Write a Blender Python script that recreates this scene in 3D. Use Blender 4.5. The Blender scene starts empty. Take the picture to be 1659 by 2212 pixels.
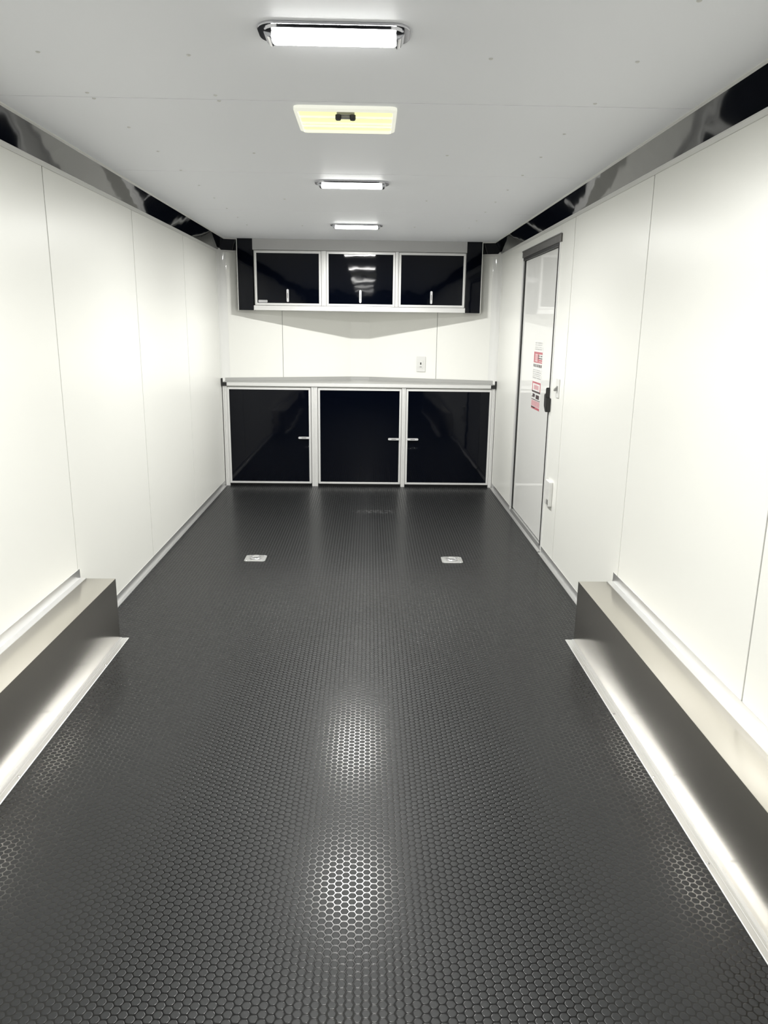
import bpy, bmesh, math, random
from mathutils import Vector, Matrix
random.seed(7)
S = bpy.context.scene
C = S.collection
PI = math.pi

# ------------------------------------------------------------------ camera
F, YAW, PITCH, ROLL, CX, CH = 1610.3, 0.0218, 0.2437, 0.0134, 0.0865, 1.40
fh = Vector((math.sin(YAW), math.cos(YAW), 0)); rt = Vector((math.cos(YAW), -math.sin(YAW), 0)); up = Vector((0, 0, 1))
fw = fh * math.cos(PITCH) - up * math.sin(PITCH)
u2 = fh * math.sin(PITCH) + up * math.cos(PITCH)
r3 = rt * math.cos(ROLL) + u2 * math.sin(ROLL)
u3 = -rt * math.sin(ROLL) + u2 * math.cos(ROLL)
cd = bpy.data.cameras.new('camera'); cam = bpy.data.objects.new('camera', cd); C.objects.link(cam)
m = Matrix.Identity(4)
for i in range(3):
    m[i][0] = r3[i]; m[i][1] = u3[i]; m[i][2] = -fw[i]
m[0][3] = CX; m[1][3] = 0.0; m[2][3] = CH
cam.matrix_world = m
cd.sensor_fit = 'HORIZONTAL'; cd.sensor_width = 36.0; cd.lens = F / 1659 * 36.0
cd.clip_start = 0.02
S.camera = cam

# ------------------------------------------------------------------ world, light levels, exposure
w = bpy.data.worlds.new('world'); S.world = w; w.use_nodes = True
w.node_tree.nodes['Background'].inputs['Color'].default_value = (0.9, 0.95, 1.0, 1)
w.node_tree.nodes['Background'].inputs['Strength'].default_value = 0.012     # dim open rear of the trailer
LAMP = 22.0            # glow of the tube diffusers
LAMP_W = 31.5          # light thrown downward by each tube
SPREAD = 174           # degrees
LAMP_COLOR = (1.0, 0.995, 0.96, 1)
S.view_settings.view_transform = 'Standard'; S.view_settings.look = 'None'
S.view_settings.gamma = 1.0; S.view_settings.exposure = 0.0
try: S.view_settings.use_curve_mapping = False
except Exception: pass

# ------------------------------------------------------------------ dimensions
HW = 1.2               # half width of the room
ZC = 2.10              # ceiling
YB = -2.0              # open rear end
YN = 6.64              # side wall / nose wall corner
YA = 7.00              # blunt apex of the nose
def yv(x):             # nose wall depth at x
    return min(YA, YN + (YA - YN) * (HW - abs(x)) / (HW - 0.085))

# ------------------------------------------------------------------ materials
def nt(name):
    mt = bpy.data.materials.new(name); mt.use_nodes = True
    t = mt.node_tree; b = t.nodes['Principled BSDF']
    return mt, t, b
def mat(name, col, rough=0.5, metal=0.0, nscale=0, bump=0, rvar=0.0, cvar=0.0, stretch=None, coat=0.0, dist=0.01, spec=None):
    mt, t, b = nt(name)
    b.inputs['Base Color'].default_value = (*col, 1); b.inputs['Roughness'].default_value = rough
    b.inputs['Metallic'].default_value = metal
    if coat: b.inputs['Coat Weight'].default_value = coat; b.inputs['Coat Roughness'].default_value = 0.03
    if spec is not None: b.inputs['Specular IOR Level'].default_value = spec
    if nscale:
        tc = t.nodes.new('ShaderNodeTexCoord'); mp = t.nodes.new('ShaderNodeMapping'); n = t.nodes.new('ShaderNodeTexNoise')
        n.inputs['Scale'].default_value = nscale; n.inputs['Detail'].default_value = 3
        if stretch: mp.inputs['Scale'].default_value = stretch
        t.links.new(tc.outputs['Object'], mp.inputs[0]); t.links.new(mp.outputs[0], n.inputs['Vector'])
        if rvar:
            r = t.nodes.new('ShaderNodeMapRange'); r.inputs[3].default_value = rough - rvar; r.inputs[4].default_value = rough + rvar
            t.links.new(n.outputs['Fac'], r.inputs[0]); t.links.new(r.outputs[0], b.inputs['Roughness'])
        if cvar:
            x = t.nodes.new('ShaderNodeMix'); x.data_type = 'RGBA'
            x.inputs[6].default_value = (*[c * (1 - cvar) for c in col], 1); x.inputs[7].default_value = (*[min(1, c * (1 + cvar)) for c in col], 1)
            t.links.new(n.outputs['Fac'], x.inputs[0]); t.links.new(x.outputs[2], b.inputs['Base Color'])
        if bump:
            bp = t.nodes.new('ShaderNodeBump'); bp.inputs['Strength'].default_value = bump; bp.inputs['Distance'].default_value = dist
            t.links.new(n.outputs['Fac'], bp.inputs['Height']); t.links.new(bp.outputs[0], b.inputs['Normal'])
    return mt
def emit(name, col, s):
    mt, t, b = nt(name)
    b.inputs['Base Color'].default_value = (.9, .9, .9, 1)
    b.inputs['Emission Color'].default_value = col; b.inputs['Emission Strength'].default_value = s
    return mt
M = {}
M['wall'] = mat('white_wall_panel', (0.84, 0.84, 0.80), 0.32, nscale=1.3, bump=0.05, rvar=0.03, dist=0.02)
M['ceil'] = mat('white_ceiling_panel', (0.90, 0.915, 0.96), 0.50, nscale=1.1, bump=0.03, rvar=0.03, dist=0.02)
M['gap'] = mat('dark_seam_gap', (0.06, 0.06, 0.055), 0.6, nscale=20, cvar=0.2)
M['alu'] = mat('brushed_aluminium', (0.70, 0.70, 0.695), 0.34, 0.84, nscale=4, rvar=0.03, stretch=(12, 1, 12))
M['satin'] = mat('satin_white_aluminium_frame', (0.80, 0.80, 0.79), 0.35, 0.25, nscale=30, rvar=0.05)
M['box'] = mat('polished_metal_sheet', (0.64, 0.61, 0.555), 0.24, 1.0, nscale=2.2, rvar=0.03, bump=0.03, dist=0.01)
M['black'] = mat('gloss_black_panel', (0.0012, 0.002, 0.005), 0.04, nscale=2.6, bump=0.16, dist=0.01, spec=0.24)
M['cove'] = mat('gloss_black_cove', (0.004, 0.005, 0.008), 0.045, nscale=2.0, bump=0.5, dist=0.012, stretch=(1, .7, 1), spec=0.62)
M['rub'] = mat('black_plastic', (0.012, 0.012, 0.012), 0.45, nscale=80, rvar=0.05)
M['chrome'] = mat('polished_chrome', (0.72, 0.72, 0.75), 0.12, 1.0, nscale=30, rvar=0.03)
M['latch'] = mat('silver_painted_latch', (0.72, 0.72, 0.73), 0.4, 0.3, nscale=30, rvar=0.03)
M['white'] = mat('white_plastic', (0.70, 0.70, 0.68), 0.35, nscale=40, rvar=0.05)
M['grey'] = mat('grey_plastic', (0.25, 0.25, 0.24), 0.4, nscale=40, rvar=0.05)
M['fascia'] = mat('shaded_white_fascia', (0.50, 0.50, 0.50), 0.45, nscale=8, rvar=0.05)  # white panel; weak lamp light near the ceiling is put into the grey
M['under'] = mat('white_cabinet_carcass', (0.75, 0.75, 0.73), 0.4, nscale=8, rvar=0.05)
M['counter'] = mat('pale_grey_worktop', (0.42, 0.42, 0.41), 0.3, 0.3, nscale=5, rvar=0.05)
M['leaf'] = mat('gloss_white_door_skin', (0.80, 0.80, 0.78), 0.045, nscale=1.5, bump=0.03, dist=0.01)
M['header'] = mat('grey_door_header', (0.16, 0.155, 0.15), 0.35, 0.6, nscale=12, rvar=0.08)
M['red'] = mat('red_ink', (0.50, 0.13, 0.16), 0.4, nscale=60, cvar=0.2)
M['pink'] = mat('faded_red_ink', (0.62, 0.36, 0.38), 0.4, nscale=60, cvar=0.2)
M['ink'] = mat('black_ink', (0.06, 0.04, 0.045), 0.4, nscale=60, cvar=0.2)
M['greyink'] = mat('grey_ink', (0.42, 0.42, 0.42), 0.4, nscale=60, cvar=0.2)
M['film'] = mat('white_sticker_film', (0.80, 0.80, 0.78), 0.25, nscale=60, cvar=0.02)
M['tube'] = emit('glowing_lamp_diffuser', LAMP_COLOR, LAMP)
M['lid'] = emit('emissive_yellow_vent_lid', (1.0, 1.0, 0.50, 1), 0.75)  # outside light through the lid put in as emission, nothing shines behind
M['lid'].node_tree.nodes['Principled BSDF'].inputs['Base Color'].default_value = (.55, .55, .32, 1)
M['vframe'] = emit('emissive_cream_vent_frame', (1.0, 1.0, 0.78, 1), 0.42)  # vent frame and ribs are no lamps; their glow is added emission

def floor_material():
    mt, t, b = nt('black_coin_rubber_flooring')
    N = t.nodes.new; L = t.links.new
    s = 0.0209
    def V(op, a, bb=None):
        n = N('ShaderNodeVectorMath'); n.operation = op
        for i, q in enumerate((a, bb)):
            if q is None: continue
            if isinstance(q, (tuple, list)): n.inputs[i].default_value = q
            else: L(q, n.inputs[i])
        return n
    def K(op, a, bb=None, c=None):
        n = N('ShaderNodeMath'); n.operation = op
        for i, q in enumerate((a, bb, c)):
            if q is None: continue
            if isinstance(q, (int, float)): n.inputs[i].default_value = q
            else: L(q, n.inputs[i])
        return n.outputs[0]
    tc = N('ShaderNodeTexCoord')
    flat = V('MULTIPLY', tc.outputs['Object'], (1, 1, 0)).outputs[0]
    p = V('ADD', flat, (50 * s * math.sqrt(3), 200 * s, 0)).outputs[0]
    r = (math.sqrt(3) * s, s, 1.0); hr = (r[0] / 2, r[1] / 2, 0)
    a = V('SUBTRACT', V('MODULO', p, r).outputs[0], hr).outputs[0]
    q = V('SUBTRACT', V('MODULO', V('SUBTRACT', p, hr).outputs[0], r).outputs[0], hr).outputs[0]
    def hexd(v):
        ab = V('ABSOLUTE', v).outputs[0]
        sx = N('ShaderNodeSeparateXYZ'); L(ab, sx.inputs[0])
        d1 = K('ADD', K('MULTIPLY', sx.outputs[0], math.sqrt(3) / 2), K('MULTIPLY', sx.outputs[1], 0.5))
        hx = K('MAXIMUM', d1, sx.outputs[1])
        ln = V('LENGTH', ab).outputs['Value']
        return K('ADD', K('MULTIPLY', hx, 0.45), K('MULTIPLY', ln, 0.55))
    d = K('MINIMUM', hexd(a), hexd(q))
    d = K('DIVIDE', d, s)                                   # 0 centre .. ~0.5 rim
    mr = N('ShaderNodeMapRange'); mr.interpolation_type = 'SMOOTHSTEP'
    mr.inputs[1].default_value = 0.36; mr.inputs[2].default_value = 0.46; mr.inputs[3].default_value = 1; mr.inputs[4].default_value = 0
    L(d, mr.inputs[0]); coin = mr.outputs[0]
    dome = K('SUBTRACT', 1.0, K('MULTIPLY', K('POWER', K('MULTIPLY', d, 2.2), 2.0), 0.35))
    h = K('MULTIPLY', coin, dome)
    bp = N('ShaderNodeBump'); bp.inputs['Strength'].default_value = 0.55; bp.inputs['Distance'].default_value = 0.0012
    L(h, bp.inputs['Height']); L(bp.outputs[0], b.inputs['Normal'])
    # dust and scuffs over the rubber
    n = N('ShaderNodeTexNoise'); n.inputs['Scale'].default_value = 3.0; n.inputs['Detail'].default_value = 5; L(tc.outputs['Object'], n.inputs['Vector'])
    # a faint scuff near the cabinets
    off = V('SUBTRACT', flat, (0.13, 5.64, 0)).outputs[0]
    sc = V('MULTIPLY', off, (6.0, 18.0, 0)).outputs[0]
    inside = K('LESS_THAN', V('LENGTH', sc).outputs['Value'], 1.0)
    n2 = N('ShaderNodeTexNoise'); n2.inputs['Scale'].default_value = 45; n2.inputs['Detail'].default_value = 2; L(tc.outputs['Object'], n2.inputs['Vector'])
    scuff = K('MULTIPLY', inside, K('GREATER_THAN', n2.outputs['Fac'], 0.57))
    mx = N('ShaderNodeMix'); mx.data_type = 'RGBA'
    mx.inputs[6].default_value = (0.004, 0.004, 0.0045, 1); mx.inputs[7].default_value = (0.018, 0.0190, 0.0202, 1)
    L(coin, mx.inputs[0])
    m2 = N('ShaderNodeMix'); m2.data_type = 'RGBA'; m2.blend_type = 'MULTIPLY'; m2.inputs[0].default_value = 0.30
    L(mx.outputs[2], m2.inputs[6]); L(n.outputs['Fac'], m2.inputs[7])
    m3 = N('ShaderNodeMix'); m3.data_type = 'RGBA'; m3.inputs[7].default_value = (0.16, 0.16, 0.16, 1)
    L(K('MULTIPLY', scuff, 0.6), m3.inputs[0]); L(m2.outputs[2], m3.inputs[6]); L(m3.outputs[2], b.inputs['Base Color'])
    rr = N('ShaderNodeMapRange'); rr.inputs[3].default_value = 0.19; rr.inputs[4].default_value = 0.50
    L(coin, rr.inputs[0])
    L(rr.outputs[0], b.inputs['Roughness'])
    sr = N('ShaderNodeMapRange'); sr.inputs[3].default_value = 0.42; sr.inputs[4].default_value = 0.34
    L(coin, sr.inputs[0]); L(sr.outputs[0], b.inputs['Specular IOR Level'])
    return mt
M['floor'] = floor_material()

# ------------------------------------------------------------------ mesh helpers
class MB:
    def __init__(s): s.bm = bmesh.new()
    def box(s, x0, x1, y0, y1, z0, z1, bev=0.0, seg=2, mi=0):
        t = bmesh.new()
        bmesh.ops.create_cube(t, size=1)
        for v in t.verts:
            v.co = Vector(((x0 + x1) / 2 + v.co.x * (x1 - x0), (y0 + y1) / 2 + v.co.y * (y1 - y0), (z0 + z1) / 2 + v.co.z * (z1 - z0)))
        if bev: bmesh.ops.bevel(t, geom=list(t.edges), offset=bev, segments=seg, affect='EDGES', profile=0.6)
        return s.merge(t, mi)
    def prism(s, pts, axis, a, b, bev=0.0, mi=0):
        """pts: 2D outline; axis 'x': (y,z), 'y': (x,z), 'z': (x,y); extruded from a to b."""
        t = bmesh.new()
        def P(p, q): return {'x': (q, p[0], p[1]), 'y': (p[0], q, p[1]), 'z': (p[0], p[1], q)}[axis]
        A = [t.verts.new(P(p, a)) for p in pts]; B = [t.verts.new(P(p, b)) for p in pts]; n = len(pts)
        t.faces.new(A[::-1]); t.faces.new(B)
        for i in range(n): t.faces.new((A[i], A[(i + 1) % n], B[(i + 1) % n], B[i]))
        bmesh.ops.recalc_face_normals(t, faces=t.faces)
        if bev: bmesh.ops.bevel(t, geom=list(t.edges), offset=bev, segments=2, affect='EDGES')
        return s.merge(t, mi)
    def sweep(s, path, prof, mi=0):
        """path: list of (origin, side_vector); prof: closed 2D outline (side, z)."""
        t = bmesh.new(); rings = []
        for o, sd in path: rings.append([t.verts.new(Vector(o) + Vector(sd) * p[0] + Vector((0, 0, p[1]))) for p in prof])
        n = len(prof)
        for A, B in zip(rings, rings[1:]):
            for i in range(n): t.faces.new((A[i], A[(i + 1) % n], B[(i + 1) % n], B[i]))
        t.faces.new(rings[0]); t.faces.new(rings[-1][::-1])
        bmesh.ops.recalc_face_normals(t, faces=t.faces)
        return s.merge(t, mi)
    def lathe(s, prof, c, seg=24, axis='z', mi=0):
        t = bmesh.new(); rings = []
        for r, z in prof:
            ring = []
            for i in range(seg):
                a = 2 * PI * i / seg
                p = (r * math.cos(a), r * math.sin(a), z)
                p = {'z': p, 'x': (p[2], p[0], p[1]), 'y': (p[0], p[2], p[1])}[axis]
                ring.append(t.verts.new(Vector(c) + Vector(p)))
            rings.append(ring)
        for A, B in zip(rings, rings[1:]):
            for i in range(seg): t.faces.new((A[i], A[(i + 1) % seg], B[(i + 1) % seg], B[i]))
        t.faces.new(rings[0][::-1]); t.faces.new(rings[-1])
        bmesh.ops.remove_doubles(t, verts=t.verts, dist=1e-6)
        bmesh.ops.recalc_face_normals(t, faces=t.faces)
        return s.merge(t, mi)
    def merge(s, t, mi=0):
        for f in t.faces: f.material_index = mi
        me = bpy.data.meshes.new('tmp'); t.to_mesh(me); t.free(); s.bm.from_mesh(me); bpy.data.meshes.remove(me)
        return s
    def build(s, name, mats, parent=None, smooth=False):
        me = bpy.data.meshes.new(name)
        if parent is not None:
            off = -Vector(ORIG.get(parent.name, (0, 0, 0)))
            bmesh.ops.translate(s.bm, verts=s.bm.verts, vec=off)
        s.bm.to_mesh(me); s.bm.free()
        for q in (mats if isinstance(mats, (list, tuple)) else [mats]): me.materials.append(q)
        o = bpy.data.objects.new(name, me); C.objects.link(o)
        if smooth:
            for p in me.polygons: p.use_smooth = True
            try: me.set_sharp_from_angle(angle=math.radians(40))
            except Exception: pass
        if parent is not None:
            o.parent = parent; ORIG[o.name] = ORIG.get(parent.name, (0, 0, 0))
        else: ORIG[o.name] = (0, 0, 0)
        return o
ORIG = {}          # world origin in whose frame each object's mesh is written
def tag(o, label, cat, group=None):
    o['label'] = label; o['category'] = cat
    if group: o['group'] = group
    return o
def struct(o, label=None):
    o['kind'] = 'structure'
    if label: o['label'] = label
    return o
def thing(name, loc, label, cat, group=None):
    o = bpy.data.objects.new(name, None); C.objects.link(o); o.location = loc; o.empty_display_size = 0.05
    ORIG[o.name] = tuple(loc)
    return tag(o, label, cat, group)
def dup(root, loc, label):
    def cp(o, par):
        c = o.copy(); C.objects.link(c); c.parent = par
        ORIG[c.name] = tuple(loc)
        for ch in list(o.children): cp(ch, c)
        return c
    r = cp(root, None); r.location = loc; r['label'] = label
    return r
def rrect(w, d, r, n=6, cx=0, cy=0):
    pts = []
    for sx, sy, a0 in ((1, 1, 0), (-1, 1, 90), (-1, -1, 180), (1, -1, 270)):
        for i in range(n + 1):
            a = math.radians(a0 + 90 * i / n)
            pts.append((cx + sx * (w / 2 - r) + r * math.cos(a), cy + sy * (d / 2 - r) + r * math.sin(a)))
    return pts

# ------------------------------------------------------------------ floor and ceiling
mb = MB(); mb.prism([(-HW - .05, YB), (HW + .05, YB), (HW + .05, 7.08), (-HW - .05, 7.08)], 'z', -0.08, 0.0)
struct(mb.build('floor', M['floor']), 'black coin-pattern rubber floor')

mb = MB()
mb.box(-HW - .05, HW + .05, YB, 7.08, ZC + .006, ZC + .06, mi=1)
cs = [YB, -0.85, 0.31, 1.48, 2.65, 3.82, 5.02, 6.20, 7.08]
cs = [YB, -0.85, 0.31, 1.48, 2.65, 3.82, 5.02, 7.08]
for a, b in zip(cs, cs[1:]): mb.box(-HW - .02, HW + .02, a + .0020, b - .0020, ZC, ZC + .006, bev=.0007, seg=1)
ceiling = struct(mb.build('ceiling', [M['ceil'], M['gap']]), 'white panelled ceiling with cross seams')

first = None
for ix, x in enumerate((-0.805, -0.405, 0.405, 0.80)):
    for k in range(13):
        y = 1.08 + 0.388 * k - (0.02 if x > 0 else 0)
        if abs(y - 2.65) < 0.02:
            spots = [(x, y + .03), (x, y - .03)]
        elif abs(x) < 0.5 and k % 3 != 0: continue
        else: spots = [(x, y)]
        for (sx, sy) in spots:
            if first is None:
                q = MB(); q.lathe([(0.0005, 0), (0.0062, 0), (0.0062, -0.0010), (0.004, -0.0026), (0.0005, -0.003)], (0, 0, 0), 12)
                first = q.build('ceiling_screw', M['white'], smooth=True); first.parent = ceiling
                o = first
            else:
                o = first.copy(); C.objects.link(o)
            o.location = (sx, sy, ZC)

# ------------------------------------------------------------------ side walls
def side_wall(sg, name, seams, label, opening=None):
    mb = MB(); f = sg * HW
    def bx(y0, y1, z0, z1, d0, d1, bev=0, mi=0):
        a, b = f + sg * d0, f + sg * d1
        mb.box(min(a, b), max(a, b), y0, y1, z0, z1, bev=bev, seg=2, mi=mi)
    if opening:
        o0, o1, oz = opening
        bx(YB, o0, 0, ZC, .006, .06, mi=1); bx(o1, YN + .02, 0, ZC, .006, .06, mi=1); bx(o0, o1, oz, ZC, .006, .06, mi=1)
    else: bx(YB, YN + .02, 0, ZC, .006, .06, mi=1)
    for a, b in zip(seams, seams[1:]):
        g = .0038
        if opening and a < opening[0] < b:
            o0, o1, oz = opening
            bx(a + g, o0, 0, ZC, 0, .006, bev=.0012)
            bx(o0, o1, oz, ZC, 0, .006, bev=.0)
            bx(o1, b - g, 0, ZC, 0, .006, bev=.0012)
        else: bx(a + g, b - g, 0, ZC, 0, .006, bev=.0015)
    return struct(mb.build(name, [M['wall'], M['gap']]), label)
side_wall(-1, 'wall_left', [YB, -1.36, -.23, .90, 2.04, 3.177, 4.305, 5.436, YN + .02], 'white panelled left wall')
side_wall(1, 'wall_right', [YB, -1.44, -.29, .85, 1.994, 3.137, 4.288, YN + .02], 'white panelled right wall', (4.585, 5.685, 1.945))

# nose walls: two slanting faces and a blunt apex
def nose_wall(sg, name):
    mb = MB()
    pts = [HW, 0.685, 0.085]
    dx, dy = -(HW - .085), YA - YN; L = math.hypot(dx, dy)
    for a, b, g0, g1 in ((HW + .02, .685, 0, .0018), (.685, .085, .0018, 0)):
        def P(x, off, s_): # along wall, offset outward
            t = (HW - x) / (HW - .085)
            X = HW + dx * t + dx / L * s_; Y = YN + dy * t + dy / L * s_
            return (sg * (X + dy / L * off), Y - dx / L * off)
        mb.prism([P(a, 0, g0), P(b, 0, -g1), P(b, .006, -g1), P(a, .006, g0)], 'z', 0, ZC)
    def P2(x, off):
        t = (HW - x) / (HW - .085); X = HW + dx * t; Y = YN + dy * t
        return (sg * (X + dy / L * off), Y - dx / L * off)
    mb.prism([P2(HW + .02, .006), P2(.085, .006), P2(.085, .05), P2(HW + .02, .05)], 'z', 0, ZC, mi=1)
    return struct(mb.build(name, [M['wall'], M['gap']]), 'slanting white nose wall on the ' + ('right' if sg > 0 else 'left'))
nose_wall(-1, 'wall_front_left'); nose_wall(1, 'wall_front_right')
mb = MB(); mb.box(-.087, .087, YA, YA + .05, 0, ZC)
struct(mb.build('wall_front', M['wall']), 'blunt white apex strip of the nose')
# corner mouldings between side walls and nose walls
tn = 1
for sg in (-1, 1):
    mb = MB()
    c0 = (HW - .002, YN - .07); c1 = (HW - .066, yv(HW - .066) - .002)
    pts = []
    for i in range(9):
        t = i / 8
        cxm, cym = HW - .004, YN + .006
        x = (1 - t) ** 2 * c0[0] + 2 * t * (1 - t) * cxm + t * t * c1[0]
        y = (1 - t) ** 2 * c0[1] + 2 * t * (1 - t) * cym + t * t * c1[1]
        pts.append((sg * x, y))
    outer = [(sg * (HW + .001), YN - .07), (sg * (HW + .001), YN + .002), (sg * (HW - .066), yv(HW - .066) + .002)]
    mb.prism(pts + outer[::-1], 'z', .0, ZC - .03)
    struct(mb.build('trim_%d' % tn, M['leaf'], smooth=True), 'white corner moulding'); tn += 1

# ------------------------------------------------------------------ black ceiling coves
COVE_D, COVE_Z = 0.064, 2.005
for sg in (-1, 1):
    nx, ny = sg * (YA - YN), (HW - .085)       # nose wall outward direction
    nl = math.hypot(nx, ny)
    # bisector at the corner
    inn = Vector((-sg, 0, 0)); nin = Vector((-nx / nl, -ny / nl, 0))
    bis = (inn + nin); bis = bis / (bis.dot(inn))
    xe = sg * 0.95
    path = [((sg * HW, YB, 0), inn), ((sg * HW, YN, 0), bis), ((xe, yv(xe), 0), nin)]
    n = 30
    path = [((sg * HW, YB + (YN - YB) * i / n, 0), inn) for i in range(n)] + path[1:]
    mb = MB(); mb.sweep(path, [(0, COVE_Z), (.004, COVE_Z), (COVE_D, ZC - .006), (COVE_D, ZC), (0, ZC)])
    cv = struct(mb.build('trim_%d' % tn, M['cove']), 'gloss black corner cove along the ceiling'); tn += 1
    mb = MB(); mb.sweep(path, [(-.0005, COVE_Z - .014), (.0045, COVE_Z - .014), (.009, COVE_Z - .001), (.009, COVE_Z + .004), (0, COVE_Z + .004)])
    mb.build('lower_bead', M['white'], cv)
    mb = MB(); mb.sweep(path, [(COVE_D - .003, ZC - .009), (COVE_D + .006, ZC - .003), (COVE_D + .006, ZC), (COVE_D - .003, ZC)])
    mb.build('upper_bead', M['white'], cv)

# ------------------------------------------------------------------ aluminium angle at the foot of the walls
def angle_prof(a, b, t=.0025, z=0):
    return [(0, z), (a, z), (a, z + t), (t, z + t), (t, z + b), (0, z + b)]
def angle(sg, y0, y1, name, label, z=0, a=.022, b=.045, off=0):
    mb = MB(); x = sg * (HW - off)
    mb.sweep([((x, y0, 0), (-sg, 0, 0)), ((x, y1, 0), (-sg, 0, 0))], angle_prof(a, b, z=z))
    return struct(mb.build(name, M['alu']), label)
YBOX, WBOX, HBOX, YB0 = 3.19, 0.158, 0.29, 0.25
for sg, nm in ((-1, 'left'), (1, 'right')):
    ends = [(YBOX, YN - .08)] if sg < 0 else [(YBOX, 4.575), (5.69, YN - .08)]
    for (a, b) in ends:
        o = angle(sg, a + .002, b, 'baseboard_' + nm if a == YBOX else 'baseboard_' + nm + '_front', 'aluminium angle where the %s wall meets the floor' % nm)
    angle(sg, YB0, YBOX - .002, 'trim_%d' % tn, 'aluminium angle above the %s wheel box' % nm, z=HBOX, a=.028, b=.045); tn += 1
    # screws in the angle above the box
# ------------------------------------------------------------------ wheel boxes
for sg, nm in ((-1, 'left'), (1, 'right')):
    t = thing('wheel_box', (sg * (HW - WBOX / 2), (YBOX + YB0) / 2, 0), 'long bare metal wheel box along the %s wall, warm grey top and dark reflective side' % nm, 'wheel box', None)
    mb = MB(); x0, x1 = sorted((sg * (HW - .0005), sg * (HW - WBOX)))
    mb.box(x0, x1, YB0, YBOX, 0.0005, HBOX, bev=.0025)
    mb.build('box_shell', M['box'], t, smooth=True)
    mb = MB()
    mb.sweep([((sg * (HW - WBOX), YB0, 0), (-sg, 0, 0)), ((sg * (HW - WBOX), YBOX + .004, 0), (-sg, 0, 0))],
             [(0, .0005), (.038, .0005), (.038, .002), (.036, .0035), (.022, .0035), (.021, .0026), (.019, .0026), (.018, .0035), (.012, .0035), (.011, .0026), (.009, .0026), (.008, .0045), (.0, .006)])
    fs = mb.build('floor_strip', M['alu'], t)
    q = MB(); q.lathe([(.0003, .0016), (.0042, .0010), (.0050, 0), (.0003, 0)], (0, 0, 0), 10)
    s0 = None
    for k in range(7):
        y = YBOX - .28 - .40 * k
        if s0 is None: s0 = q.build('screw', M['chrome'], smooth=True); s0.parent = fs; o = s0
        else: o = s0.copy(); C.objects.link(o)
        o.location = Vector((sg * (HW - WBOX - .029), y, .0035)) - t.location

# ------------------------------------------------------------------ cabinets
YF = 6.57               # front face of the base cabinets
def door(parent, x0, x1, z0, z1, yf, fr=.017, th=.02, name='door', tilt=0.0):
    """framed door: outer frame bars, black panel set back, face at yf."""
    d = MB()
    # mitred extrusion frame
    o = [(x0, z0), (x1, z0), (x1, z1), (x0, z1)]; i_ = [(x0 + fr, z0 + fr), (x1 - fr, z0 + fr), (x1 - fr, z1 - fr), (x0 + fr, z1 - fr)]
    for k in range(4):
        a, b = o[k], o[(k + 1) % 4]; c, e = i_[(k + 1) % 4], i_[k]
        d.prism([a, b, c, e], 'y', yf, yf + th, bev=.0012)
    dd = d.build(name, M['satin'], parent)
    p = MB(); p.box(x0 + fr - .003, x1 - fr + .003, yf + .005, yf + .011, z0 + fr - .003, z1 - fr + .003)
    for v_ in p.bm.verts: v_.co.y += (v_.co.z - (z0 + z1) / 2) * tilt
    p.build('door_panel', M['black'], dd)['label'] = 'gloss black door panel'
    return dd
def lever(parent, xc, zc, yf, L=.10, vertical=False):
    w = .019; h = MB()
    out = rrect(L, w, w / 2 - .001, 5)
    if vertical: out = [(b, a) for a, b in out]
    out = [(xc + a, zc + b) for a, b in out]
    h.prism(out, 'y', yf - .012, yf - .004, bev=.0012)
    rec = rrect(L * .42, w * .35, w * .17, 4)
    if vertical: rec = [(b, a) for a, b in rec]
    # standing boss behind the paddle
    h.box(xc - (.012 if not vertical else .006), xc + (.012 if not vertical else .006), yf - .005, yf + .006, zc - (.006 if not vertical else .02), zc + (.006 if not vertical else .02))
    hh = h.build('handle', M['latch'], parent, smooth=True); hh['label'] = 'silver paddle latch'
    k = MB(); k.prism([(xc + a, zc + b) for a, b in rec], 'y', yf - .0128, yf - .0118)
    k.build('latch_slot', M['grey'], hh)
    return hh
def carcass(parent, x0, x1, z0, z1, yf, mt, name='body'):
    xs = [x0 + (x1 - x0) * i / 6 for i in range(7)]
    if x0 < -.085 < x1: xs.append(-.085)
    if x0 < .085 < x1: xs.append(.085)
    xs = sorted(xs)
    pts = [(x0, yf), (x1, yf)] + [(x, yv(x) - .006) for x in reversed(xs)]
    b = MB(); b.prism(pts, 'z', z0, z1); return b.build(name, mt, parent)
ZD0, ZD1 = .024, .872
def post(parent, xc, wd, z0, z1, name='post'):
    b = MB(); h = wd / 2
    pr = [(-h, .03), (-h, .002), (-h + .002, 0), (-.010, 0), (-.008, .003), (-.004, .003), (-.002, -.002), (.002, -.002), (.004, .003), (.008, .003), (.010, 0), (h - .002, 0), (h, .002), (h, .03)]
    b.prism([(xc + a, YF + c) for a, c in pr], 'z', z0, z1); return b.build(name, M['satin'], parent)
labs = ['base cabinet against the left wall, black door with its latch at the right edge',
        'middle base cabinet with black door between two metal posts',
        'base cabinet against the right wall, black door with its latch at the left edge']
units = [(-1.150, -.425), (-.360, .370), (.412, 1.160)]
bodies = [(-1.178, -.4210), (-.4190, .4095), (.4115, 1.178)]
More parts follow.
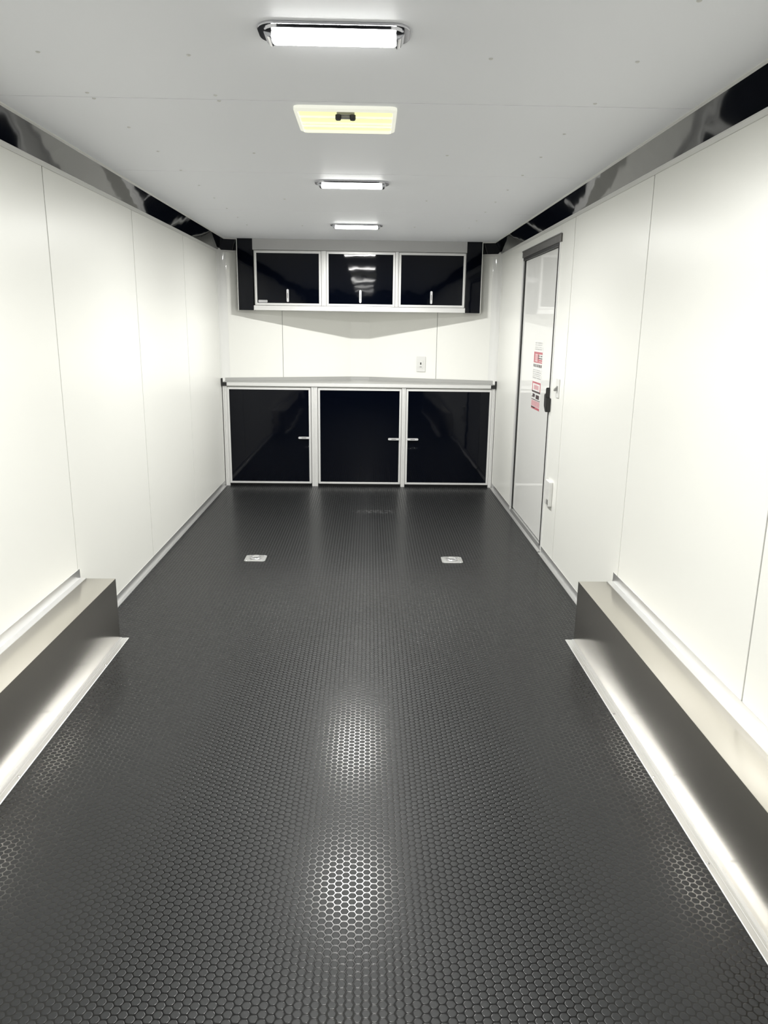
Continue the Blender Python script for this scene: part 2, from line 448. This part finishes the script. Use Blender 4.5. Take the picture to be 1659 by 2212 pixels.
for i, ((x0, x1), (b0, b1)) in enumerate(zip(units, bodies)):
    t = thing('base_cabinet', ((x0 + x1) / 2, YF + .03, 0), labs[i], 'cabinet', 'base cabinets across the nose')
    carcass(t, b0, b1, .0245, .884, YF + .024, M['under'])
    k = MB(); k.box(b0 + .005, b1 - .005, YF + .035, YF + .045, .0, .0245); k.build('toe_kick', M['rub'], t)
    d = door(t, x0, x1, ZD0, ZD1, YF)
    if i == 0: lever(d, x1 - .061, .437, YF); post(t, -1.170, .036, 0, .884, 'side_stile')
    if i == 1: lever(d, x1 - .063, .433, YF); post(t, -.3925, .053, 0, .884); post(t, .3915, .035, 0, .884)
    if i == 2: lever(d, x0 + .063, .433, YF); post(t, 1.177, .030, 0, .884, 'side_stile')

# worktop with an upstand following the nose
t = thing('worktop', (0, YF + .1, .885), 'pale metal worktop running across all three base cabinets into the nose', 'worktop')
xs = [HW - .004, .085, -.085, -(HW - .004)]
mb = MB(); mb.prism([(-HW + .045, YF - .004), (HW - .045, YF - .004), (HW - .045, YF + .0), (HW - .004, YF + .0)] + [(x, yv(x) - .004) for x in xs] + [(-HW + .004, YF), (-HW + .045, YF)], 'z', .885, .913)
mb.build('top', M['counter'], t)
mb = MB(); mb.box(-HW + .045, HW - .045, YF - .008, YF - .0035, .886, .913, bev=.001)
mb.build('front_edge', M['satin'], t)['label'] = 'bright metal front edge'
for sg in (-1, 1):
    nx, ny = sg * (YA - YN), (HW - .085); nl = math.hypot(nx, ny)
    inn = Vector((-sg, 0, 0)); nin = Vector((-nx / nl, -ny / nl, 0)); bis = inn + nin; bis = bis / bis.dot(inn)
    fr_ = Vector((0, -1, 0)); b2 = nin + fr_; b2 = b2 / b2.dot(fr_)
    mb = MB(); mb.sweep([((sg * (HW - .003), YF + .002, 0), inn), ((sg * (HW - .003), YN - .004, 0), bis), ((sg * .086, YA - .004, 0), b2), ((0.0, YA - .004, 0), fr_)],
                        [(0, .913), (.045, .913), (.045, .917), (.012, .917), (.006, .922), (.006, .949), (0, .949)])
    mb.build('upstand', M['counter'], t)
    mb = MB()
    P_ = [(HW - .003, .884), (HW - .003, .949), (HW - .016, .949), (HW - .016, .914), (HW - .05, .914), (HW - .05, .884)]
    mb.prism([(sg * a, b) for a, b in P_], 'y', YF - .010, YF + .001, bev=.001)
    mb.build('end_cap', M['rub'], t)['label'] = 'black plastic end cap'

# overhead cabinets
YO = 6.60
ZO0, ZO1 = 1.565, 2.005
ou = [(-.888, -.328), (-.283, .298), (.330, .893)]
ob = [(-.896, -.3265), (-.3255, .3275), (.3285, .901)]
olabs = ['left overhead cabinet with black door and a small silver badge in its corner',
         'middle overhead cabinet whose black door mirrors the ceiling lights',
         'right overhead cabinet with plain black door']
for i, ((x0, x1), (b0, b1)) in enumerate(zip(ou, ob)):
    t = thing('overhead_cabinet', ((x0 + x1) / 2, YO + .03, 1.53), olabs[i], 'cabinet', 'overhead cabinets in the nose')
    carcass(t, b0, b1, 1.525, 2.012, YO + .022, M['under'])
    d = door(t, x0, x1, ZO0, ZO1, YO, fr=.018, tilt=.0038)
    xm = (x0 + x1) / 2
    lever(d, xm - .003, 1.645, YO, L=.105, vertical=True)
    for k in ((0, 1) if i == 1 else ()):
        xc = (ou[k][1] + ou[k + 1][0]) / 2; wd = ou[k + 1][0] - ou[k][1] - .006
        b = MB(); b.box(xc - wd / 2, xc + wd / 2, YO + .004, YO + .024, ZO0, 2.010, bev=.001); b.box(xc - .006, xc + .006, YO - .001, YO + .006, ZO0, 2.010, bev=.001)
        b.build('post', M['satin'], t)
    if i == 0:
        b = MB(); b.prism(rrect(.078, .020, .006, 4, -.823, 1.597), 'y', YO + .003, YO + .0055); b.build('badge', M['chrome'], t)['label'] = 'small silver badge'
    if i in (0, 2):
        sg = -1 if i == 0 else 1
        e0, e1 = sorted((sg * .902, sg * 1.028))
        b = MB(); b.prism([(sg * .902, YO + .004), (sg * 1.028, YO + .004), (sg * 1.028, yv(1.028) - .03 + .02), (sg * .902, yv(.902) - .01)], 'z', 1.522, ZC - .0005)
        b.build('end_panel', M['black'], t)['label'] = 'black end panel reaching the ceiling'
        b = MB(); b.box(*sorted((sg * 1.0285, sg * 1.034)), YO - .001, YO + .012, 1.520, ZC - .001); b.build('edge_trim', M['white'], t)
mb = MB(); mb.box(-.901, .901, YO - .002, YO + .021, 1.523, 1.562, bev=.0025)
mb.box(-.901, .901, YO - .004, YO + .012, 1.5235, 1.530, bev=.001)
tag(mb.build('cabinet_rail', M['satin']), 'bright metal rail running under the three overhead cabinets', 'rail')
mb = MB(); mb.box(-.9015, .9015, YO + .006, YO + .022, 2.0125, ZC - .0005)
struct(mb.build('trim_%d' % tn, M['fascia']), 'white fascia, shade put into its grey, between overhead cabinets and ceiling'); tn += 1

# ------------------------------------------------------------------ wall outlet in the nose
xo = 0.553
nx, ny = (YA - YN), (HW - .085); nl = math.hypot(nx, ny)
nin = Vector((-nx / nl, -ny / nl, 0)); al = Vector((ny / nl, -nx / nl, 0))
t = thing('power_outlet', (xo, yv(xo), 1.075), 'white power outlet on the right nose wall above the worktop', 'outlet')
def wallbox(mbq, u0, u1, z0, z1, d0, d1, bev=.001):
    q = bmesh.new(); bmesh.ops.create_cube(q, size=1)
    for v in q.verts:
        uu = (u0 + u1) / 2 + v.co.x * (u1 - u0); zz = (z0 + z1) / 2 + v.co.z * (z1 - z0); d_ = (d0 + d1) / 2 + v.co.y * (d1 - d0)
        v.co = Vector(t.location) + al * uu + nin * d_ + Vector((0, 0, zz))
    bmesh.ops.recalc_face_normals(q, faces=q.faces)
    if bev: bmesh.ops.bevel(q, geom=list(q.edges), offset=bev, segments=2, affect='EDGES')
    mbq.merge(q)
mb = MB(); wallbox(mb, -.043, .043, -.068, .068, 0.0005, .008, .003); mb.build('cover_plate', M['white'], t)
mb = MB(); wallbox(mb, -.022, .022, -.035, .035, .008, .011, .0015); so = mb.build('socket_face', M['white'], t)
mb = MB(); wallbox(mb, -.005, .005, -.004, .016, .0108, .0118, 0); wallbox(mb, -.010, .010, -.026, -.022, .0108, .0116, 0); mb.build('socket_slot', M['rub'], so)

# ------------------------------------------------------------------ entry door in the right wall
O0, O1, OZ = 4.585, 5.685, 1.945
mb = MB()
x0 = HW - .004; x1 = HW + .05
mb.box(x0, x1, O1 - .035, O1 + .004, .0, OZ, bev=.001)
mb.box(x0, x1, O0 - .004, O0 + .018, .0, OZ, bev=.001)
mb.box(x0, x1, O0 - .004, O1 + .004, OZ - .012, OZ + .004, bev=.001)
dr = struct(mb.build('door_1', M['satin']), 'white side entry door with metal jambs')
mb = MB(); mb.box(HW + .012, HW + .045, O0 + .03, O1 - .058, .046, 1.872, bev=.002)
mb.build('door_leaf', M['leaf'], dr)['label'] = 'glossy white door leaf'
mb = MB()
mb.box(HW - .007, HW + .03, O0 + .0185, O0 + .030, .04, 1.89)
mb.box(HW + .004, HW + .03, O1 - .058, O1 - .0355, .04, 1.89)
mb.box(HW - .006, HW + .03, O0 + .019, O1 - .036, 1.874, 1.8925)
mb.box(HW + .02, HW + .03, O0 + .019, O1 - .036, .038, .048)
mb.build('gasket', M['rub'], dr)
mb = MB(); mb.box(HW - .012, HW + .01, O0 - .03, O1 - .02, 1.893, 1.940, bev=.002)
mb.box(HW - .016, HW - .011, O0 - .03, O1 - .02, 1.933, 1.940, bev=.001)
mb.build('header_channel', M['header'], dr)['label'] = 'dark grey metal header channel'
mb = MB(); mb.sweep([((HW + .03, O0 + .0, 0), (-1, 0, 0)), ((HW + .03, O1 + .0, 0), (-1, 0, 0))], [(0, 0.0005), (.052, .0005), (.052, .004), (.036, .012), (.030, .038), (0, .038)])
mb.build('threshold', M['alu'], dr)
mb = MB()
mb.prism([(4.575, .905), (4.600, .900), (4.640, .935), (4.645, 1.00), (4.635, 1.012), (4.610, 1.012), (4.606, 1.05), (4.598, 1.05), (4.596, .99), (4.575, .985)], 'x', HW - .028, HW + .012, bev=.003)
mb.build('door_latch', M['rub'], dr)['label'] = 'black door latch'

# light switch with a small hook lever, and a low outlet box beside the door
t = thing('light_switch', (HW, 4.42, 1.06), 'white switch plate on the right wall just behind the door latch', 'switch')
mb = MB(); mb.box(HW - .006, HW - .0005, 4.385, 4.46, 1.005, 1.115, bev=.0025); mb.build('cover_plate', M['white'], t)
mb = MB(); mb.prism([(HW - .006, 1.05), (HW - .006, 1.075), (HW - .024, 1.055), (HW - .026, 1.045), (HW - .018, 1.043)], 'y', 4.41, 4.43, bev=.001); mb.build('toggle', M['grey'], t)
t = thing('low_outlet_box', (HW, 4.44, .42), 'white outlet box low on the right wall beside the door', 'outlet')
mb = MB(); mb.box(HW - .022, HW - .0005, 4.385, 4.495, .350, .500, bev=.004); mb.build('cover_box', M['white'], t)
mb = MB(); mb.box(HW - .028, HW - .021, 4.395, 4.425, .362, .392, bev=.004); mb.build('cable_plug', M['grey'], t)

# ------------------------------------------------------------------ warning sticker on the door leaf
XS = HW + .012
t = thing('warning_sticker', (XS, 5.055, .875), 'tall red and black printed warning sticker on the glossy door', 'sticker')
def lines(u0, u1, z0, z1, n, seed, fill=.6, gap=.45):
    R_ = random.Random(seed); out = []; h = (z1 - z0) / n
    for k in range(n):
        u = u0
        while u < u1 - .04:
            L = R_.uniform(.05, .16); e = min(u1, u + L)
            out.append((u, e, z0 + h * k + h * gap / 2, z0 + h * (k + 1) - h * gap / 2)); u = e + .035
    return out
prints = [(0, [(0, 0, 0, 0)]),
 (1, lines(.1, .9, 1.258, 1.315, 4, 1) + lines(.0, .95, 1.07, 1.135, 5, 2) + lines(.05, .9, 1.145, 1.160, 1, 7)),
 (2, [(0, 1, 1.235, 1.250), (0, .16, 1.185, 1.236), (.45, .62, 1.185, 1.236), (.62, 1, 1.190, 1.200), (0, 1, 1.178, 1.186), (0, .08, .985, 1.045), (.92, 1, .985, 1.045), (0, 1, 1.040, 1.050), (0, 1, .868, .882)]),
 (3, [(.2, .8, 1.000, 1.030), (0, 1, .886, .925), (.16, .45, 1.19, 1.23)]),
 (4, lines(.5, 1, 1.202, 1.232, 2, 3) + lines(0, 1, 1.146, 1.172, 1, 4, gap=.2) + [(0, 1, .980, .990), (0, .35, .945, .952), (.1, .4, .952, .97), (.5, .9, .94, .968), (0, .45, .874, .884)] + lines(0, 1, .926, .936, 1, 5))]
q = bmesh.new(); NU, NZ = 50, 152; z0_ = .868
gv = [[q.verts.new((XS - .0006, 5.190 - .265 * i / NU, z0_ + .003 * j)) for j in range(NZ + 1)] for i in range(NU + 1)]
for i in range(NU):
    for j in range(NZ):
        f_ = q.faces.new((gv[i][j], gv[i][j + 1], gv[i + 1][j + 1], gv[i + 1][j]))
        u = ((i + .5) / NU * .265 - .005) / .255; z = z0_ + .003 * (j + .5)
        for mi_, rc in prints:
            for (u0, u1, za, zb) in rc:
                if u0 <= u <= u1 and za <= z <= zb: f_.material_index = mi_
q.normal_update()
ex = bmesh.ops.extrude_face_region(q, geom=list(q.faces))
bmesh.ops.translate(q, verts=[v for v in ex['geom'] if isinstance(v, bmesh.types.BMVert)], vec=(.0004, 0, 0))
bmesh.ops.recalc_face_normals(q, faces=q.faces)
b = MB(); b.bm.free(); b.bm = q
b.build('printed_film', [M['film'], M['greyink'], M['red'], M['pink'], M['ink']], t)

# ------------------------------------------------------------------ ceiling lights
def make_light(loc, label):
    t = thing('ceiling_light', loc, label, 'light', 'tube lights down the middle of the ceiling')
    x, y, z = loc
    b = MB()
    o = rrect(.372, .135, .045, 7, x, y)
    b.prism(o, 'z', z - .006, z - .0005, bev=.0015)
    b.prism(rrect(.340, .105, .035, 7, x, y), 'z', z - .010, z - .006)
    b.build('base_plate', M['chrome'], t, smooth=True)['label'] = 'chrome oval base plate'
    # end clips
    for sg in (-1, 1):
        b = MB(); b.prism([(x + sg * .150, z - .008), (x + sg * .172, z - .008), (x + sg * .168, z - .018), (x + sg * .158, z - .025), (x + sg * .152, z - .025)], 'y', y - .034, y + .034, bev=.002)
        b.build('end_clip', M['chrome'], t, smooth=True)
    b = MB(); q = bmesh.new(); n = 12; rings = []
    for (xx, sc) in ((-.156, .55), (-.152, .85), (-.146, 1), (.146, 1), (.152, .85), (.156, .55)):
        ring = []
        for i in range(n + 1):
            a = PI + PI * i / n
            ring.append(q.verts.new((x + xx, y + .032 * sc * math.cos(a), z - .010 + .020 * sc * max(-.8, math.sin(a)))))
        rings.append(ring)
    for A, B in zip(rings, rings[1:]):
        for i in range(n): q.faces.new((A[i], A[i + 1], B[i + 1], B[i]))
        q.faces.new((A[n], A[0], B[0], B[n]))
    q.faces.new(rings[0]); q.faces.new(rings[-1][::-1]); bmesh.ops.recalc_face_normals(q, faces=q.faces)
    b.merge(q); b.build('diffuser', M['tube'], t, smooth=True)['label'] = 'glowing white diffuser'
    ld = bpy.data.lights.new('lamp_light', 'AREA'); ld.shape = 'RECTANGLE'; ld.size = .29; ld.size_y = .05
    ld.energy = LAMP_W; ld.color = LAMP_COLOR[:3]; ld.spread = math.radians(SPREAD)
    lo = bpy.data.objects.new('lamp_light', ld); C.objects.link(lo); lo.location = (0, 0, -.028); lo.parent = t
    return t
l0 = make_light((-.006, 2.062, ZC), 'nearest ceiling light, in front of the roof vent')
dup(l0, (-.009, 4.04, ZC), 'second ceiling light, just beyond the roof vent and a ceiling seam')
dup(l0, (-.014, 5.65, ZC), 'farthest ceiling light, closest to the overhead cabinets')
dup(l0, (-.004, 0.35, ZC), 'ceiling light behind the viewpoint')
dup(l0, (-.004, -1.3, ZC), 'ceiling light by the open rear end')

# ------------------------------------------------------------------ roof vent
vx, vy = 0.0, 2.842
VR = .013
t = thing('roof_vent', (vx, vy, ZC), 'square roof vent glowing pale yellow between the two nearest lights', 'vent')
W_, D_ = .342, .305
b = MB()
for (w0, w1, zz0, zz1) in ((.026, 0, -.010, -.0005),):
    o = rrect(W_, D_, .022, 5, vx, vy); i_ = rrect(W_ - 2 * VR, D_ - 2 * VR, .012, 5, vx, vy)
    q = bmesh.new(); lv = [(o, ZC - .0005), (o, ZC - .010), (i_, ZC - .016), (i_, ZC - .0005)]
    rg = [[q.verts.new((p[0], p[1], z)) for p in L_] for L_, z in lv]
    n = len(o)
    for k in range(4):
        A, B = rg[k], rg[(k + 1) % 4]
        for j in range(n): q.faces.new((A[j], A[(j + 1) % n], B[(j + 1) % n], B[j]))
    bmesh.ops.recalc_face_normals(q, faces=q.faces); b.merge(q)
b.build('vent_frame', M['vframe'], t, smooth=True)['label'] = 'vent frame with a cream glow put in'
b = MB(); b.box(vx - W_ / 2 + VR - .001, vx + W_ / 2 - VR + .001, vy - D_ / 2 + VR - .001, vy + D_ / 2 - VR + .001, ZC - .006, ZC - .001); b.build('vent_lid', M['lid'], t)['label'] = 'yellow lid, outside glow put in as emission'
b = MB()
for yy in (-.045, .035, .075): b.box(vx - W_ / 2 + VR, vx + W_ / 2 - VR, vy + yy - .0025, vy + yy + .0025, ZC - .012, ZC - .006, bev=.0008)
b.build('vent_rib', M['vframe'], t)
b = MB(); b.prism(rrect(.060, .030, .012, 4, vx + .0, vy - .100), 'z', ZC - .020, ZC - .006, bev=.002)
b.box(vx - .020, vx + .020, vy - .112, vy - .088, ZC - .026, ZC - .019, bev=.003)
cr = b.build('crank', M['grey'], t, smooth=True)
for sx in (-.024, .024):
    b = MB(); b.lathe([(.0005, -.034), (.008, -.034), (.010, -.030), (.010, -.018), (.0005, -.016)], (vx + sx, vy - .112, ZC), 14)
    b.build('crank_knob', M['rub'], cr, smooth=True)

# ------------------------------------------------------------------ recessed tie-down rings
def make_ring(loc, label):
    t = thing('tie_down_ring', loc, label, 'tie-down', 'recessed tie-down rings in the floor')
    x, y, z = loc
    b = MB(); o = rrect(.128, .128, .020, 5, x, y); i_ = rrect(.084, .084, .034, 5, x, y)
    q = bmesh.new(); lv = [(o, .0005), (o, .003), (i_, .005), (i_, .0012)]
    rg = [[q.verts.new((p[0], p[1], zz)) for p in L_] for L_, zz in lv]; n = len(o)
    for k in range(3):
        A, B = rg[k], rg[k + 1]
        for j in range(n): q.faces.new((A[j], A[(j + 1) % n], B[(j + 1) % n], B[j]))
    q.faces.new(rg[3]); bmesh.ops.recalc_face_normals(q, faces=q.faces); b.merge(q)
    b.build('floor_plate', M['alu'], t)
    b = MB(); q = bmesh.new(); rings = []; nn = 28
    for i in range(nn):
        a = 2 * PI * i / nn; c = Vector((x + .030 * math.cos(a), y + .026 * math.sin(a), .0068)); rd = Vector((math.cos(a), math.sin(a), 0))
        rings.append([q.verts.new(c + rd * .0045 * math.cos(g) + Vector((0, 0, .0045 * math.sin(g)))) for g in [2 * PI * j / 8 for j in range(8)]])
    for i in range(nn):
        A, B = rings[i], rings[(i + 1) % nn]
        for j in range(8): q.faces.new((A[j], A[(j + 1) % 8], B[(j + 1) % 8], B[j]))
    bmesh.ops.recalc_face_normals(q, faces=q.faces); b.merge(q); b.build('ring', M['chrome'], t, smooth=True)
    b = MB(); b.box(x - .016, x + .016, y + .018, y + .040, .003, .0125, bev=.003); b.build('clamp', M['alu'], t)
    for sx in (-1, 1):
        for sy in (-1, 1):
            b = MB(); b.lathe([(.0005, .0060), (.004, .0050), (.0055, .0035), (.0005, .003)], (x + sx * .051, y + sy * .051, 0), 10); b.build('screw', M['chrome'], t, smooth=True)
    return t
r0 = make_ring((-.606, 4.412, 0), 'left of the two recessed tie-down rings in the rubber floor')
dup(r0, (.607, 4.405, 0), 'right of the two recessed tie-down rings in the rubber floor')
